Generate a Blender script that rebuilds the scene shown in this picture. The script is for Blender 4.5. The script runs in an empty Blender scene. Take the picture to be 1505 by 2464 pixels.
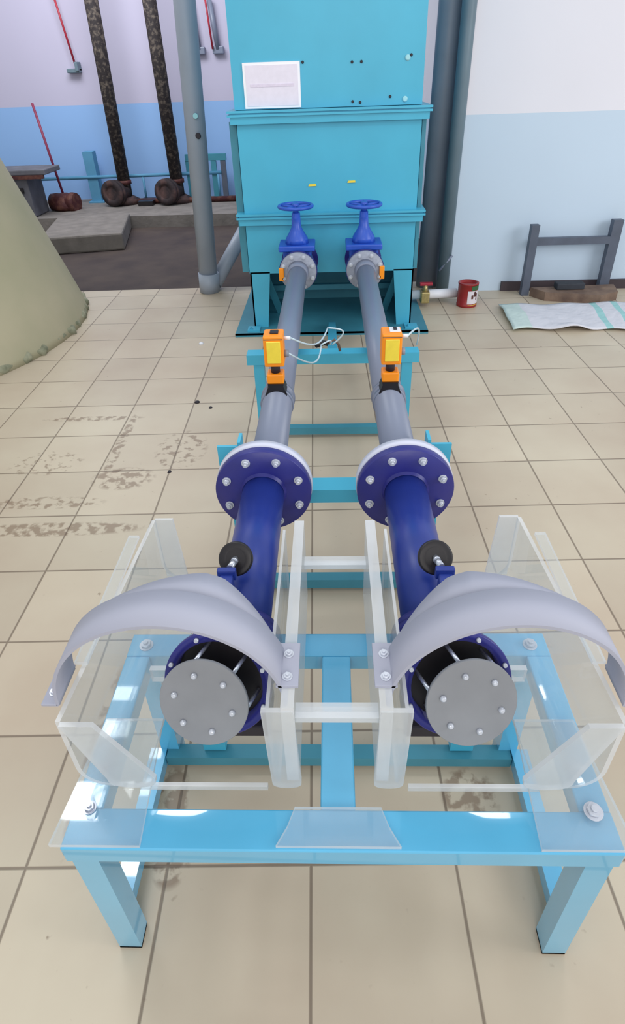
import bpy, bmesh, math, random
from mathutils import Vector, Matrix, Quaternion
random.seed(7)
R = math.radians
sc = bpy.context.scene
col = sc.collection

# ------------------------------------------------------------ camera
PITCH, ROLL, YAW, CH = 0.59025, -0.0347, -0.01905 - R(1.24), 1.57
cp, sp = math.cos(PITCH), math.sin(PITCH)
fw = Vector((math.sin(YAW) * cp, math.cos(YAW) * cp, -sp))
r0 = Vector((math.cos(YAW), -math.sin(YAW), 0)); u0 = r0.cross(fw)
rt = math.cos(ROLL) * r0 + math.sin(ROLL) * u0
up = -math.sin(ROLL) * r0 + math.cos(ROLL) * u0
cd = bpy.data.cameras.new('camera'); cam = bpy.data.objects.new('camera', cd); col.objects.link(cam)
M = Matrix((rt, up, -fw)).transposed().to_4x4(); M.translation = Vector((0, 0, CH)); cam.matrix_world = M
cd.sensor_fit = 'VERTICAL'; cd.sensor_height = 36; cd.sensor_width = 22
cd.lens = 1420.5 / 2464 * 36
cd.shift_x = -3.5 / 2464; cd.shift_y = -104 / 2464
cd.clip_start = 0.02; cd.clip_end = 100
sc.camera = cam
# ------------------------------------------------------------ light
sc.view_settings.view_transform = 'Standard'; sc.view_settings.look = 'None'
sc.view_settings.exposure = 0.0; sc.view_settings.gamma = 1
w = bpy.data.worlds.new('daylight'); sc.world = w; w.use_nodes = True
bg = w.node_tree.nodes['Background']; bg.inputs[0].default_value = (0.92, 0.96, 1.0, 1); bg.inputs[1].default_value = 0.78

def area(name, loc, target, sx, sy, power, color=(1, 1, 1)):
    l = bpy.data.lights.new(name, 'AREA'); l.shape = 'RECTANGLE'; l.size = sx; l.size_y = sy; l.energy = power; l.color = color
    o = bpy.data.objects.new(name, l); col.objects.link(o); o.location = loc
    o.rotation_euler = (Vector(target) - Vector(loc)).to_track_quat('-Z', 'Y').to_euler(); return o
area('window_daylight', (5.2, 0.6, 2.6), (1.0, 4.2, 0.5), 3.0, 2.0, 108, (0.97, 0.98, 1.0))
area('far_wall_fill_light', (-2.6, 7.2, 3.6), (-2.8, 8.2, 0.6), 2.2, 1.2, 92, (0.93, 0.95, 1.0))  # added fill that brightens the far left wall, no actual fitting
area('front_fill_light', (0.3, -2.4, 2.7), (0.0, 3.6, 0.4), 3.4, 1.6, 62, (1.0, 0.95, 0.88))  # added fill behind the camera, lifts the tank, right wall and foreground
# ceiling fittings above the stand
for lx, ly, sx_, sy_ in ((-1.03, 1.82, 0.36, 0.30), (0.41, 1.82, 0.13, 0.30), (0.93, 1.82, 0.32, 0.30), (-1.62, 1.98, 0.5, 0.24), (-1.66, 2.50, 0.3, 0.14), (-1.62, 2.80, 0.26, 0.12)):
    area('ceiling_lamp', (lx, ly, 3.3), (lx, ly, 0), sx_, sy_, 62 * sx_ * sy_, (0.95, 0.98, 1.0))

# ------------------------------------------------------------ materials
def lin(c):
    return tuple((x / 255 / 12.92) if x / 255 <= 0.04045 else ((x / 255 + 0.055) / 1.055) ** 2.4 for x in c)
def nd(nt, t, **kw):
    n = nt.nodes.new(t)
    for k, v in kw.items(): setattr(n, k, v)
    return n
def mat(name, rgb, rough=0.5, metal=0.0, var=0.08, scale=6.0, bump=0.0, bscale=40.0, spec=0.5, second=None, thr=None, coat=0.0):
    m = bpy.data.materials.new(name); m.use_nodes = True; nt = m.node_tree; b = nt.nodes['Principled BSDF']
    L = nt.links.new
    tc = nd(nt, 'ShaderNodeTexCoord'); nz = nd(nt, 'ShaderNodeTexNoise'); nz.inputs['Scale'].default_value = scale; nz.inputs['Detail'].default_value = 5
    L(tc.outputs['Object'], nz.inputs['Vector'])
    rp = nd(nt, 'ShaderNodeValToRGB'); c = lin(rgb)
    a = tuple(min(1, x * (1 - var)) for x in c); d = tuple(min(1, x * (1 + var)) for x in c)
    if second: d = lin(second)
    rp.color_ramp.elements[0].color = (*a, 1); rp.color_ramp.elements[1].color = (*d, 1)
    lo, hi = thr or (0.3, 0.7)
    rp.color_ramp.elements[0].position = lo; rp.color_ramp.elements[1].position = hi
    L(nz.outputs['Fac'], rp.inputs['Fac']); L(rp.outputs['Color'], b.inputs['Base Color'])
    b.inputs['Roughness'].default_value = rough; b.inputs['Metallic'].default_value = metal
    b.inputs['Specular IOR Level'].default_value = spec; b.inputs['Coat Weight'].default_value = coat
    if bump:
        n2 = nd(nt, 'ShaderNodeTexNoise'); n2.inputs['Scale'].default_value = bscale; L(tc.outputs['Object'], n2.inputs['Vector'])
        bp = nd(nt, 'ShaderNodeBump'); bp.inputs['Strength'].default_value = bump; bp.inputs['Distance'].default_value = 0.01
        L(n2.outputs['Fac'], bp.inputs['Height']); L(bp.outputs['Normal'], b.inputs['Normal'])
    return m
M_ = {}
M_['teal'] = mat('turquoise_paint', (72, 176, 208), 0.38, var=0.05, scale=3, bump=0.05, bscale=9)
M_['teal_gloss'] = mat('glossy_sky_blue_paint', (92, 184, 226), 0.2, var=0.05, scale=5, coat=1.0)
M_['teal_dark'] = mat('turquoise_brace_paint', (64, 138, 158), 0.45, var=0.08, scale=6)
M_['blue'] = mat('cobalt_blue_enamel', (34, 56, 142), 0.36, var=0.12, scale=7)
M_['blue_deep'] = mat('deep_blue_enamel', (40, 42, 124), 0.38, var=0.12, scale=9, bump=0.06, bscale=30)
M_['valve'] = mat('valve_blue_enamel', (40, 84, 190), 0.35, var=0.1, scale=12)
M_['pvc'] = mat('grey_pvc', (126, 134, 155), 0.35, var=0.04, scale=3)
M_['pvc_stand'] = mat('standing_grey_pvc', (158, 168, 184), 0.45, var=0.06, scale=4)
M_['pvc_dark'] = mat('dark_grey_pvc', (132, 140, 154), 0.45, var=0.08, scale=4)
M_['pvc_teal'] = mat('green_grey_pvc', (104, 124, 136), 0.45, var=0.08, scale=4)
M_['pvc_light'] = mat('pale_pvc_flange', (205, 208, 225), 0.4, var=0.03)
M_['pvc_flange'] = mat('grey_flange', (150, 156, 172), 0.5, var=0.12, scale=60)
M_['steel'] = mat('zinc_steel', (205, 210, 222), 0.28, metal=0.75, var=0.1, scale=40)
M_['bolt'] = mat('bright_bolt_steel', (212, 216, 226), 0.3, metal=0.4, var=0.08, scale=60)
M_['hood'] = mat('matte_lavender_grey_sheet', (168, 170, 186), 0.6, metal=0.0, var=0.03, scale=5)
M_['disc'] = mat('dull_grey_plate', (140, 142, 147), 0.5, metal=0.0, var=0.06, scale=14)
M_['black'] = mat('black_plastic', (26, 22, 26), 0.4, var=0.2, scale=20)
M_['dark'] = mat('dark_rubber', (38, 34, 44), 0.6, var=0.2, scale=20)
M_['orange'] = mat('orange_plastic', (255, 150, 22), 0.4, var=0.05)
M_['yellow'] = mat('yellow_panel', (245, 218, 70), 0.35, var=0.06, scale=30)
M_['white'] = mat('white_plastic', (228, 230, 238), 0.4, var=0.03)
M_['paper'] = mat('printed_paper', (232, 226, 240), 0.8, var=0.03, scale=30)
M_['paper_line'] = mat('pale_print', (224, 214, 232), 0.8, var=0.05, scale=60)
M_['paper_edge'] = mat('sheet_margin', (246, 246, 252), 0.7, var=0.01)
M_['cable'] = mat('clear_cable', (200, 220, 230), 0.3, var=0.03)
M_['rust'] = mat('blotched_rusty_iron', (46, 38, 40), 0.8, var=0.3, scale=26, second=(122, 110, 98), thr=(0.48, 0.82), bump=0.3, bscale=60)
M_['rust_red'] = mat('red_brown_iron', (84, 34, 36), 0.7, var=0.3, scale=14, second=(120, 78, 62), thr=(0.45, 0.8), bump=0.3)
M_['rust_dark'] = mat('dark_crusted_iron', (52, 40, 44), 0.8, var=0.3, scale=9, second=(92, 66, 62), thr=(0.45, 0.75), bump=0.3)
M_['red'] = mat('dull_red_paint', (132, 44, 76), 0.5, var=0.2, scale=20)
M_['redbright'] = mat('red_paint', (172, 40, 60), 0.4, var=0.1)
M_['brass'] = mat('worn_brass', (176, 160, 110), 0.35, metal=0.6, var=0.15, scale=60)
M_['concrete'] = mat('grimy_concrete', (124, 118, 113), 0.9, var=0.18, scale=7, bump=0.3, bscale=30)
M_['brownfloor'] = mat('shaded_brown_floor', (66, 55, 55), 0.85, var=0.2, scale=3, second=(80, 68, 62), bump=0.2, bscale=12)  # shade of the far area is painted into this brown
M_['khaki'] = mat('khaki_plaster', (170, 166, 138), 0.85, var=0.05, scale=2.2, bump=0.1, bscale=5, second=(180, 172, 146))
M_['khaki_rough'] = mat('grey_green_daub', (128, 132, 108), 0.95, var=0.25, scale=16, bump=0.7, bscale=22, second=(166, 164, 140))
M_['iron'] = mat('dark_painted_iron', (84, 92, 108), 0.5, var=0.12, scale=10)
M_['wood'] = mat('old_brown_wood', (104, 84, 76), 0.85, var=0.2, scale=9, second=(134, 112, 96), bump=0.3)
M_['brick'] = mat('charcoal_block', (52, 56, 64), 0.8, var=0.15, scale=14)
M_['base'] = mat('dark_skirting', (66, 56, 62), 0.6, var=0.15, scale=6)
M_['can_red'] = mat('tin_red', (150, 34, 36), 0.35, var=0.06)
M_['can_white'] = mat('tin_white', (220, 214, 222), 0.35, var=0.06)
M_['can_yellow'] = mat('tin_yellow', (206, 190, 60), 0.4, var=0.06)
M_['can_green'] = mat('tin_green', (48, 96, 56), 0.4, var=0.06)
M_['bench'] = mat('dark_grey_bench', (98, 98, 106), 0.7, var=0.25, scale=6)
M_['paleblue'] = mat('washed_blue_paint', (86, 148, 184), 0.6, var=0.08)
M_['stain_blue'] = mat('light_blue_daub', (160, 216, 226), 0.5, var=0.03)

def acrylic(name, alpha_diff, tint=(0.9, 0.93, 0.95), gloss=0.05, rough=0.03):
    m = bpy.data.materials.new(name); m.use_nodes = True; nt = m.node_tree; nt.nodes.clear(); L = nt.links.new
    out = nd(nt, 'ShaderNodeOutputMaterial'); tr = nd(nt, 'ShaderNodeBsdfTransparent'); tr.inputs[0].default_value = (0.96, 0.98, 0.985, 1)
    df = nd(nt, 'ShaderNodeBsdfDiffuse'); df.inputs[0].default_value = (*tint, 1)
    tl = nd(nt, 'ShaderNodeBsdfTranslucent'); tl.inputs[0].default_value = (*tint, 1)
    a0 = nd(nt, 'ShaderNodeMixShader'); a0.inputs[0].default_value = 0.35; L(df.outputs[0], a0.inputs[1]); L(tl.outputs[0], a0.inputs[2])
    gl = nd(nt, 'ShaderNodeBsdfGlossy'); gl.inputs['Roughness'].default_value = rough
    nz = nd(nt, 'ShaderNodeTexNoise'); nz.inputs['Scale'].default_value = 9; tc = nd(nt, 'ShaderNodeTexCoord'); L(tc.outputs['Object'], nz.inputs['Vector'])
    mr = nd(nt, 'ShaderNodeMapRange'); mr.inputs['To Min'].default_value = alpha_diff * 0.7; mr.inputs['To Max'].default_value = alpha_diff * 1.3
    L(nz.outputs['Fac'], mr.inputs['Value'])
    a = nd(nt, 'ShaderNodeMixShader'); L(mr.outputs[0], a.inputs[0]); L(tr.outputs[0], a.inputs[1]); L(a0.outputs[0], a.inputs[2])
    lw = nd(nt, 'ShaderNodeLayerWeight'); lw.inputs['Blend'].default_value = 0.5; pw = nd(nt, 'ShaderNodeMath', operation='POWER'); L(lw.outputs['Facing'], pw.inputs[0]); pw.inputs[1].default_value = 4.0; fr = nd(nt, 'ShaderNodeMath', operation='MULTIPLY_ADD'); L(pw.outputs[0], fr.inputs[0]); fr.inputs[1].default_value = 0.45; fr.inputs[2].default_value = 0.04
    b = nd(nt, 'ShaderNodeMixShader'); L(fr.outputs[0], b.inputs[0]); L(a.outputs[0], b.inputs[1]); L(gl.outputs[0], b.inputs[2])
    L(b.outputs[0], out.inputs[0]); return m
M_['acryl'] = acrylic('clear_acrylic', 0.17)
M_['acryl_edge'] = acrylic('frosted_acrylic_edge', 0.6, (0.93, 0.94, 0.96), rough=0.2)
M_['acryl_mist'] = acrylic('hazy_acrylic', 0.38, (0.86, 0.88, 0.9), rough=0.15)

def floor_mat():
    m = bpy.data.materials.new('beige_floor_tiles'); m.use_nodes = True; nt = m.node_tree; L = nt.links.new; b = nt.nodes['Principled BSDF']
    def mth(op, a, bb=None, c=None):
        n = nd(nt, 'ShaderNodeMath', operation=op)
        for i, v in enumerate((a, bb, c)):
            if v is None: continue
            if isinstance(v, (int, float)): n.inputs[i].default_value = v
            else: L(v, n.inputs[i])
        return n.outputs[0]
    tc = nd(nt, 'ShaderNodeTexCoord'); sx = nd(nt, 'ShaderNodeSeparateXYZ'); L(tc.outputs['Object'], sx.inputs[0])
    S = 0.344
    X = mth('DIVIDE', mth('ADD', sx.outputs[0], 0.052), S); Y = mth('DIVIDE', mth('SUBTRACT', sx.outputs[1], 2.0215), S)
    dx = mth('SUBTRACT', 0.5, mth('ABSOLUTE', mth('SUBTRACT', mth('FRACT', X), 0.5)))
    dy = mth('SUBTRACT', 0.5, mth('ABSOLUTE', mth('SUBTRACT', mth('FRACT', Y), 0.5)))
    def noise(scale, detail=4, vec=None):
        n = nd(nt, 'ShaderNodeTexNoise'); n.inputs['Scale'].default_value = scale; n.inputs['Detail'].default_value = detail
        L(vec or tc.outputs['Object'], n.inputs['Vector']); return n.outputs['Fac']
    wob = mth('MULTIPLY', mth('SUBTRACT', noise(5), 0.5), 0.006)
    d = mth('ADD', mth('MINIMUM', dx, dy), wob)
    gr = nd(nt, 'ShaderNodeMapRange'); gr.inputs['From Min'].default_value = 0.006; gr.inputs['From Max'].default_value = 0.014
    gr.inputs['To Min'].default_value = 1; gr.inputs['To Max'].default_value = 0; L(d, gr.inputs['Value'])
    cx = nd(nt, 'ShaderNodeCombineXYZ'); L(mth('FLOOR', X), cx.inputs[0]); L(mth('FLOOR', Y), cx.inputs[1])
    wn = nd(nt, 'ShaderNodeTexWhiteNoise'); L(cx.outputs[0], wn.inputs['Vector'])
    r1 = nd(nt, 'ShaderNodeValToRGB'); L(noise(1.3, 6), r1.inputs['Fac'])
    r1.color_ramp.elements[0].position = 0.35; r1.color_ramp.elements[1].position = 0.68
    r1.color_ramp.elements[0].color = (*lin((190, 173, 152)), 1); r1.color_ramp.elements[1].color = (*lin((206, 194, 172)), 1)
    mx = nd(nt, 'ShaderNodeMix', data_type='RGBA', blend_type='MULTIPLY'); mx.inputs[0].default_value = 1
    L(r1.outputs[0], mx.inputs[6])
    v = nd(nt, 'ShaderNodeMapRange'); v.inputs['To Min'].default_value = 0.93; v.inputs['To Max'].default_value = 1.05; L(wn.outputs['Value'], v.inputs['Value'])
    cv = nd(nt, 'ShaderNodeCombineColor')
    for i in range(3): L(v.outputs[0], cv.inputs[i])
    L(cv.outputs[0], mx.inputs[7])
    # rusty specks and smears (soil with its own shape)
    sp_ = nd(nt, 'ShaderNodeValToRGB'); L(noise(34, 2), sp_.inputs['Fac']); sp_.color_ramp.elements[0].position = 0.70; sp_.color_ramp.elements[1].position = 0.78
    big = nd(nt, 'ShaderNodeValToRGB'); L(noise(1.7, 2), big.inputs['Fac']); big.color_ramp.elements[0].position = 0.48; big.color_ramp.elements[1].position = 0.62
    speck = mth('MULTIPLY', sp_.outputs[0], big.outputs[0])
    def patch(px, py, ax, ay, thr):
        ex = mth('DIVIDE', mth('SUBTRACT', sx.outputs[0], px), ax); ey = mth('DIVIDE', mth('SUBTRACT', sx.outputs[1], py), ay)
        q = mth('SUBTRACT', 1, mth('ADD', mth('MULTIPLY', ex, ex), mth('MULTIPLY', ey, ey)))
        q = mth('MAXIMUM', q, 0)
        n = nd(nt, 'ShaderNodeMapRange'); n.inputs['From Min'].default_value = thr; n.inputs['From Max'].default_value = thr + 0.1
        L(noise(26, 4), n.inputs['Value']); return mth('MULTIPLY', mth('MINIMUM', mth('MULTIPLY', q, 2.5), 1), n.outputs[0])
    st = speck
    for a in PATCH: st = mth('MAXIMUM', st, patch(*a))
    m2 = nd(nt, 'ShaderNodeMix', data_type='RGBA'); L(mth('MULTIPLY', st, 0.6), m2.inputs[0]); L(mx.outputs[2], m2.inputs[6]); m2.inputs[7].default_value = (*lin((112, 84, 62)), 1)
    m3 = nd(nt, 'ShaderNodeMix', data_type='RGBA'); L(mth('MULTIPLY', gr.outputs[0], 0.7), m3.inputs[0]); L(m2.outputs[2], m3.inputs[6]); m3.inputs[7].default_value = (*lin((92, 74, 60)), 1)
    L(m3.outputs[2], b.inputs['Base Color']); b.inputs['Roughness'].default_value = 0.42
    bp = nd(nt, 'ShaderNodeBump'); bp.inputs['Strength'].default_value = 0.3; bp.inputs['Distance'].default_value = 0.004; bp.invert = True
    L(gr.outputs[0], bp.inputs['Height']); L(bp.outputs[0], b.inputs['Normal']); return m
PATCH = [(-1.28, 2.9, 0.30, 0.03, 0.46), (-1.05, 2.62, 0.03, 0.35, 0.46), (-1.25, 2.12, 0.28, 0.05, 0.48), (-1.38, 2.45, 0.2, 0.12, 0.54), (-0.66, 0.95, 0.03, 0.3, 0.42), (-0.95, 2.30, 0.16, 0.10, 0.46), (-1.15, 1.93, 0.42, 0.05, 0.44), (-0.42, 0.80, 0.05, 0.10, 0.40), (-0.39, 0.66, 0.05, 0.07, 0.40), (0.36, 0.80, 0.08, 0.08, 0.46), (-0.72, 2.55, 0.14, 0.2, 0.52)]

def wall_mat(name, zline, upper, lower):
    m = bpy.data.materials.new(name); m.use_nodes = True; nt = m.node_tree; L = nt.links.new; b = nt.nodes['Principled BSDF']
    g = nd(nt, 'ShaderNodeTexCoord'); s = nd(nt, 'ShaderNodeSeparateXYZ'); L(g.outputs['Object'], s.inputs[0])
    gt = nd(nt, 'ShaderNodeMath', operation='GREATER_THAN'); L(s.outputs[2], gt.inputs[0]); gt.inputs[1].default_value = zline
    mx = nd(nt, 'ShaderNodeMix', data_type='RGBA'); L(gt.outputs[0], mx.inputs[0]); mx.inputs[6].default_value = (*lin(lower), 1); mx.inputs[7].default_value = (*lin(upper), 1)
    nz = nd(nt, 'ShaderNodeTexNoise'); nz.inputs['Scale'].default_value = 1.2; L(g.outputs['Object'], nz.inputs['Vector'])
    v = nd(nt, 'ShaderNodeMapRange'); v.inputs['To Min'].default_value = 0.95; v.inputs['To Max'].default_value = 1.05; L(nz.outputs['Fac'], v.inputs['Value'])
    cv = nd(nt, 'ShaderNodeCombineColor')
    for i in range(3): L(v.outputs[0], cv.inputs[i])
    m2 = nd(nt, 'ShaderNodeMix', data_type='RGBA', blend_type='MULTIPLY'); m2.inputs[0].default_value = 1; L(mx.outputs[2], m2.inputs[6]); L(cv.outputs[0], m2.inputs[7])
    L(m2.outputs[2], b.inputs['Base Color']); b.inputs['Roughness'].default_value = 0.6; return m

# ------------------------------------------------------------ mesh helpers
class MB:
    def __init__(s): s.bm = bmesh.new(); s.smooth = False
    def box(s, x0, x1, y0, y1, z0, z1, mi=0, edge=None, axis=None):
        vs = [s.bm.verts.new((x, y, z)) for x in (x0, x1) for y in (y0, y1) for z in (z0, z1)]
        for n, f in (('x', (0, 1, 3, 2)), ('x', (4, 6, 7, 5)), ('y', (0, 4, 5, 1)), ('y', (2, 3, 7, 6)), ('z', (0, 2, 6, 4)), ('z', (1, 5, 7, 3))):
            fc = s.bm.faces.new([vs[i] for i in f]); fc.material_index = mi
            if axis and n != axis: fc.material_index = edge
        return vs
    def bevelled(s, x0, x1, y0, y1, z0, z1, bev):
        vs = s.box(x0, x1, y0, y1, z0, z1)
        es = list({e for v in vs for e in v.link_edges})
        bmesh.ops.bevel(s.bm, geom=es, offset=bev, segments=2, affect='EDGES', profile=0.5)
    def lathe(s, p0, ax, prof, seg=32, cap=True, mi=0):
        """prof: list of (t along axis, radius)"""
        p0 = Vector(p0); ax = Vector(ax).normalized(); a = ax.orthogonal().normalized(); b = ax.cross(a); rings = []
        for t, r in prof:
            rings.append([s.bm.verts.new(p0 + ax * t + (a * math.cos(2 * math.pi * i / seg) + b * math.sin(2 * math.pi * i / seg)) * max(r, 1e-5)) for i in range(seg)])
        for k in range(len(rings) - 1):
            for i in range(seg):
                f = s.bm.faces.new((rings[k][i], rings[k][(i + 1) % seg], rings[k + 1][(i + 1) % seg], rings[k + 1][i])); f.material_index = mi; f.smooth = True
        if cap:
            for rg, rev in ((rings[0], True), (rings[-1], False)):
                f = s.bm.faces.new(list(reversed(rg)) if rev else rg); f.material_index = mi
    def cyl(s, p, q, r, seg=32, r2=None, mi=0):
        p = Vector(p); q = Vector(q); s.lathe(p, q - p, [(0, r), ((q - p).length, r2 if r2 is not None else r)], seg, mi=mi)
    def ring(s, p, ax, r_out, r_in, th, seg=48):
        s.lathe(p, ax, [(0, r_in), (0, r_out), (th, r_out), (th, r_in), (0, r_in)], seg, cap=False)
    def torus(s, c, ax, R_, r, seg=36, sub=10):
        c = Vector(c); ax = Vector(ax).normalized(); a = ax.orthogonal().normalized(); b = ax.cross(a); rg = []
        for i in range(seg):
            t = 2 * math.pi * i / seg; d = a * math.cos(t) + b * math.sin(t)
            rg.append([s.bm.verts.new(c + d * (R_ + r * math.cos(2 * math.pi * j / sub)) + ax * r * math.sin(2 * math.pi * j / sub)) for j in range(sub)])
        for i in range(seg):
            for j in range(sub):
                f = s.bm.faces.new((rg[i][j], rg[(i + 1) % seg][j], rg[(i + 1) % seg][(j + 1) % sub], rg[i][(j + 1) % sub])); f.smooth = True
    def tube(s, pts, r, seg=12, mi=0):
        pts = [Vector(p) for p in pts]; rings = []; n = None
        for i, p in enumerate(pts):
            t = (pts[min(i + 1, len(pts) - 1)] - pts[max(i - 1, 0)]).normalized()
            n = t.orthogonal().normalized() if n is None else (n - t * n.dot(t)).normalized()
            b = t.cross(n); rr = r[i] if isinstance(r, (list, tuple)) else r
            rings.append([s.bm.verts.new(p + (n * math.cos(2 * math.pi * k / seg) + b * math.sin(2 * math.pi * k / seg)) * rr) for k in range(seg)])
        for a_, b_ in zip(rings, rings[1:]):
            for k in range(seg):
                f = s.bm.faces.new((a_[k], a_[(k + 1) % seg], b_[(k + 1) % seg], b_[k])); f.smooth = True; f.material_index = mi
        s.bm.faces.new(list(reversed(rings[0]))); s.bm.faces.new(rings[-1])
    def hexa(s, p, ax, r, h):
        s.lathe(p, ax, [(0, r * 1.35), (h * 0.25, r * 1.35)], 20); s.lathe(Vector(p) + Vector(ax).normalized() * h * 0.25, ax, [(0, r), (h * 0.75, r)], 6)
        s.lathe(Vector(p) + Vector(ax).normalized() * h, ax, [(0, r * 0.5), (h * 0.5, r * 0.48)], 12)
    def bar(s, p, q, wd, ht, upv=(0, 0, 1)):
        p = Vector(p); q = Vector(q); d = (q - p).normalized(); u = Vector(upv); a = d.cross(u).normalized(); u = a.cross(d)
        vs = [[s.bm.verts.new(c + a * wd / 2 * i + u * ht / 2 * j) for i, j in ((-1, -1), (1, -1), (1, 1), (-1, 1))] for c in (p, q)]
        for i in range(4): s.bm.faces.new((vs[0][i], vs[0][(i + 1) % 4], vs[1][(i + 1) % 4], vs[1][i]))
        s.bm.faces.new(list(reversed(vs[0]))); s.bm.faces.new(vs[1])
    def prism(s, poly, axis, a0, a1, mi=0, side=None):
        """poly 2D in the plane normal to axis ('x': (y,z); 'y': (x,z); 'z': (x,y))"""
        def P(u, v, w): return {'x': (w, u, v), 'y': (u, w, v), 'z': (u, v, w)}[axis]
        A = [s.bm.verts.new(P(u, v, a0)) for u, v in poly]; B = [s.bm.verts.new(P(u, v, a1)) for u, v in poly]; n = len(poly)
        s.bm.faces.new(A).material_index = mi; s.bm.faces.new(list(reversed(B))).material_index = mi
        for i in range(n): s.bm.faces.new((A[i], B[i], B[(i + 1) % n], A[(i + 1) % n])).material_index = mi if side is None else side
    def strip(s, poly, axis, a0, a1, mi=0, side=None, th=None, smooth=True):
        pass
    def done(s, name, m, parent=None, mats=None):
        bmesh.ops.recalc_face_normals(s.bm, faces=s.bm.faces)
        me = bpy.data.meshes.new(name); s.bm.to_mesh(me); s.bm.free()
        o = bpy.data.objects.new(name, me); col.objects.link(o)
        for mm in (mats or [m]): me.materials.append(mm)
        if parent is not None:
            o.parent = parent
            base = parent.matrix_world_loc if False else None
            off = WORLD.get(parent.name, Vector((0, 0, 0)))
            me.transform(Matrix.Translation(-off)); WORLD[o.name] = off
        else:
            c = sum((v.co for v in me.vertices), Vector()) / len(me.vertices); zmin = min(v.co.z for v in me.vertices)
            c = Vector((c.x, c.y, zmin)); me.transform(Matrix.Translation(-c)); o.location = c; WORLD[o.name] = c
        return o
WORLD = {}
def tag(o, label=None, cat=None, group=None, kind=None):
    if label: o['label'] = label
    if cat: o['category'] = cat
    if group: o['group'] = group
    if kind: o['kind'] = kind
    return o
def thing(name, loc, label, cat, group=None):
    o = bpy.data.objects.new(name, None); col.objects.link(o); o.location = loc; o.empty_display_size = 0.05
    WORLD[o.name] = Vector(loc); return tag(o, label, cat, group)
def quick(name, m, parent, fn, *a, **k):
    b = MB(); getattr(b, fn)(*a, **k); return b.done(name, M_[m], parent)

# ============================================================ THE SETTING
bm = MB(); bm.box(-9, 6, -2.5, 5.3, -0.05, 0)
fl = bm.done('floor', floor_mat()); fl.data.transform(Matrix.Translation(fl.location)); fl.location = (0, 0, 0); fl.rotation_euler = (0, 0, R(1.24)); fl['kind'] = 'structure'
b = MB(); b.box(-9, 6, 5.2, 10.5, -0.14, -0.012); tag(b.done('trim_1', M_['brownfloor']), kind='structure', label='rough brown floor beyond the tiles, shade put into its colour')
b = MB(); b.box(-9, 3, 7.95, 9.6, -0.1, 0.13); tag(b.done('trim_2', M_['concrete']), kind='structure', label='raised grey concrete ledge along the far wall')
wb = MB(); wb.box(-9, 3, 9.3, 9.5, -0.1, 4.2)
o = wb.done('wall_back', wall_mat('far_wall_paint_shaded', 1.30 + 0.1, (194, 189, 212), (146, 186, 236))); tag(o, kind='structure')  # same paint as wall_right, with its dimmer light put into the colour
wr = MB(); wr.box(0.985, 6.0, 5.02, 9.3, 0, 4.2)
o = wr.done('wall_right', wall_mat('near_wall_paint_lit', 1.285, (228, 227, 236), (196, 214, 232))); tag(o, kind='structure')  # same paint as wall_back, in the brighter lit tone
b = MB(); b.box(1.42, 6.0, 4.995, 5.02, 0, 0.075); tag(b.done('baseboard_right', M_['base']), kind='structure')

# ============================================================ WATER TANK
T = thing('water_tank', (0, 4.2, 0), 'large turquoise painted steel water tank on legs at the far end of the pipes', 'tank')
b = MB(); b.box(-0.575, 0.565, 4.2, 5.35, 0.8, 1.36); b.done('middle_section', M_['teal'], T)
b = MB(); b.box(-0.575, 0.565, 4.2, 5.35, 0.41, 0.78); b.done('lower_section', M_['teal'], T)
b = MB(); b.box(-0.58, 0.56, 4.205, 5.35, 1.395, 2.7); b.done('upper_section', M_['teal'], T)
for z, n in ((1.36, 'upper_flange'), (0.775, 'lower_flange')):
    b = MB(); b.box(-0.625, 0.62, 4.15, 5.4, z, z + 0.012); b.box(-0.625, 0.62, 4.15, 5.4, z + 0.02, z + 0.032); b.box(-0.61, 0.605, 4.165, 5.38, z - 0.04, z + 0.03)
    b.done(n, M_['teal'], T)
for x0, x1 in ((-0.63, -0.585), (0.575, 0.6)):
    b = MB(); b.box(x0, x1, 4.25, 5.3, 0.41, 1.33); b.done('side_stiffener', M_['teal_dark'], T)
for sx in (-1, 1):
    for y0 in (4.2, 5.25):
        b = MB(); x = 0.572 * sx
        b.prism([(x, 0.42), (x - sx * 0.14, 0.42), (x - sx * 0.10, 0.0), (x, 0.0)], 'y', y0, y0 + 0.01)
        b.prism([(y0, 0.42), (y0 + 0.12, 0.42), (y0 + 0.09, 0), (y0, 0)], 'x', x - sx * 0.01, x)
        b.done('leg', M_['teal'], T)
b = MB(); b.box(-0.70, 0.685, 4.06, 5.4, 0.012, 0.022); b.box(-0.70, 0.685, 4.06, 4.075, 0, 0.022); b.done('base_plate', M_['teal_dark'], T)
b = MB(); b.box(-0.56, 0.56, 4.85, 4.87, 0.022, 0.41); b.box(-0.56, 0.56, 4.62, 4.66, 0.16, 0.2); b.done('rear_panel', M_['teal_dark'], T)
for sx in (-1, 1):
    b = MB(); b.box(min(sx * 0.54, sx * 0.55), max(sx * 0.54, sx * 0.55), 4.33, 4.85, 0.022, 0.41); b.done('side_panel', M_['teal_dark'], T)
    b = MB(); b.bar((sx * 0.47, 4.22, 0.40), (sx * 0.40, 4.5, 0.03), 0.05, 0.012, (0, 1, 0)); b.done('gusset', M_['teal_dark'], T)
    b = MB(); b.box(sx * 0.57 - 0.045, sx * 0.57 + 0.045, 4.1, 4.19, 0.022, 0.034); b.hexa((sx * 0.57 - 0.02, 4.13, 0.034), (0, 0, 1), 0.012, 0.012); b.done('foot_pad', M_['teal'], T)
def tank_bolt(x, z, r, m):
    b = MB(); b.lathe((x, 4.205, z), (0, -1, 0), [(0, r), (0.004, r), (0.008, r * 0.6)], 14); b.done('bolt_hole' if m == 'dark' else 'bolt_head', M_[m], T)
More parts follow.
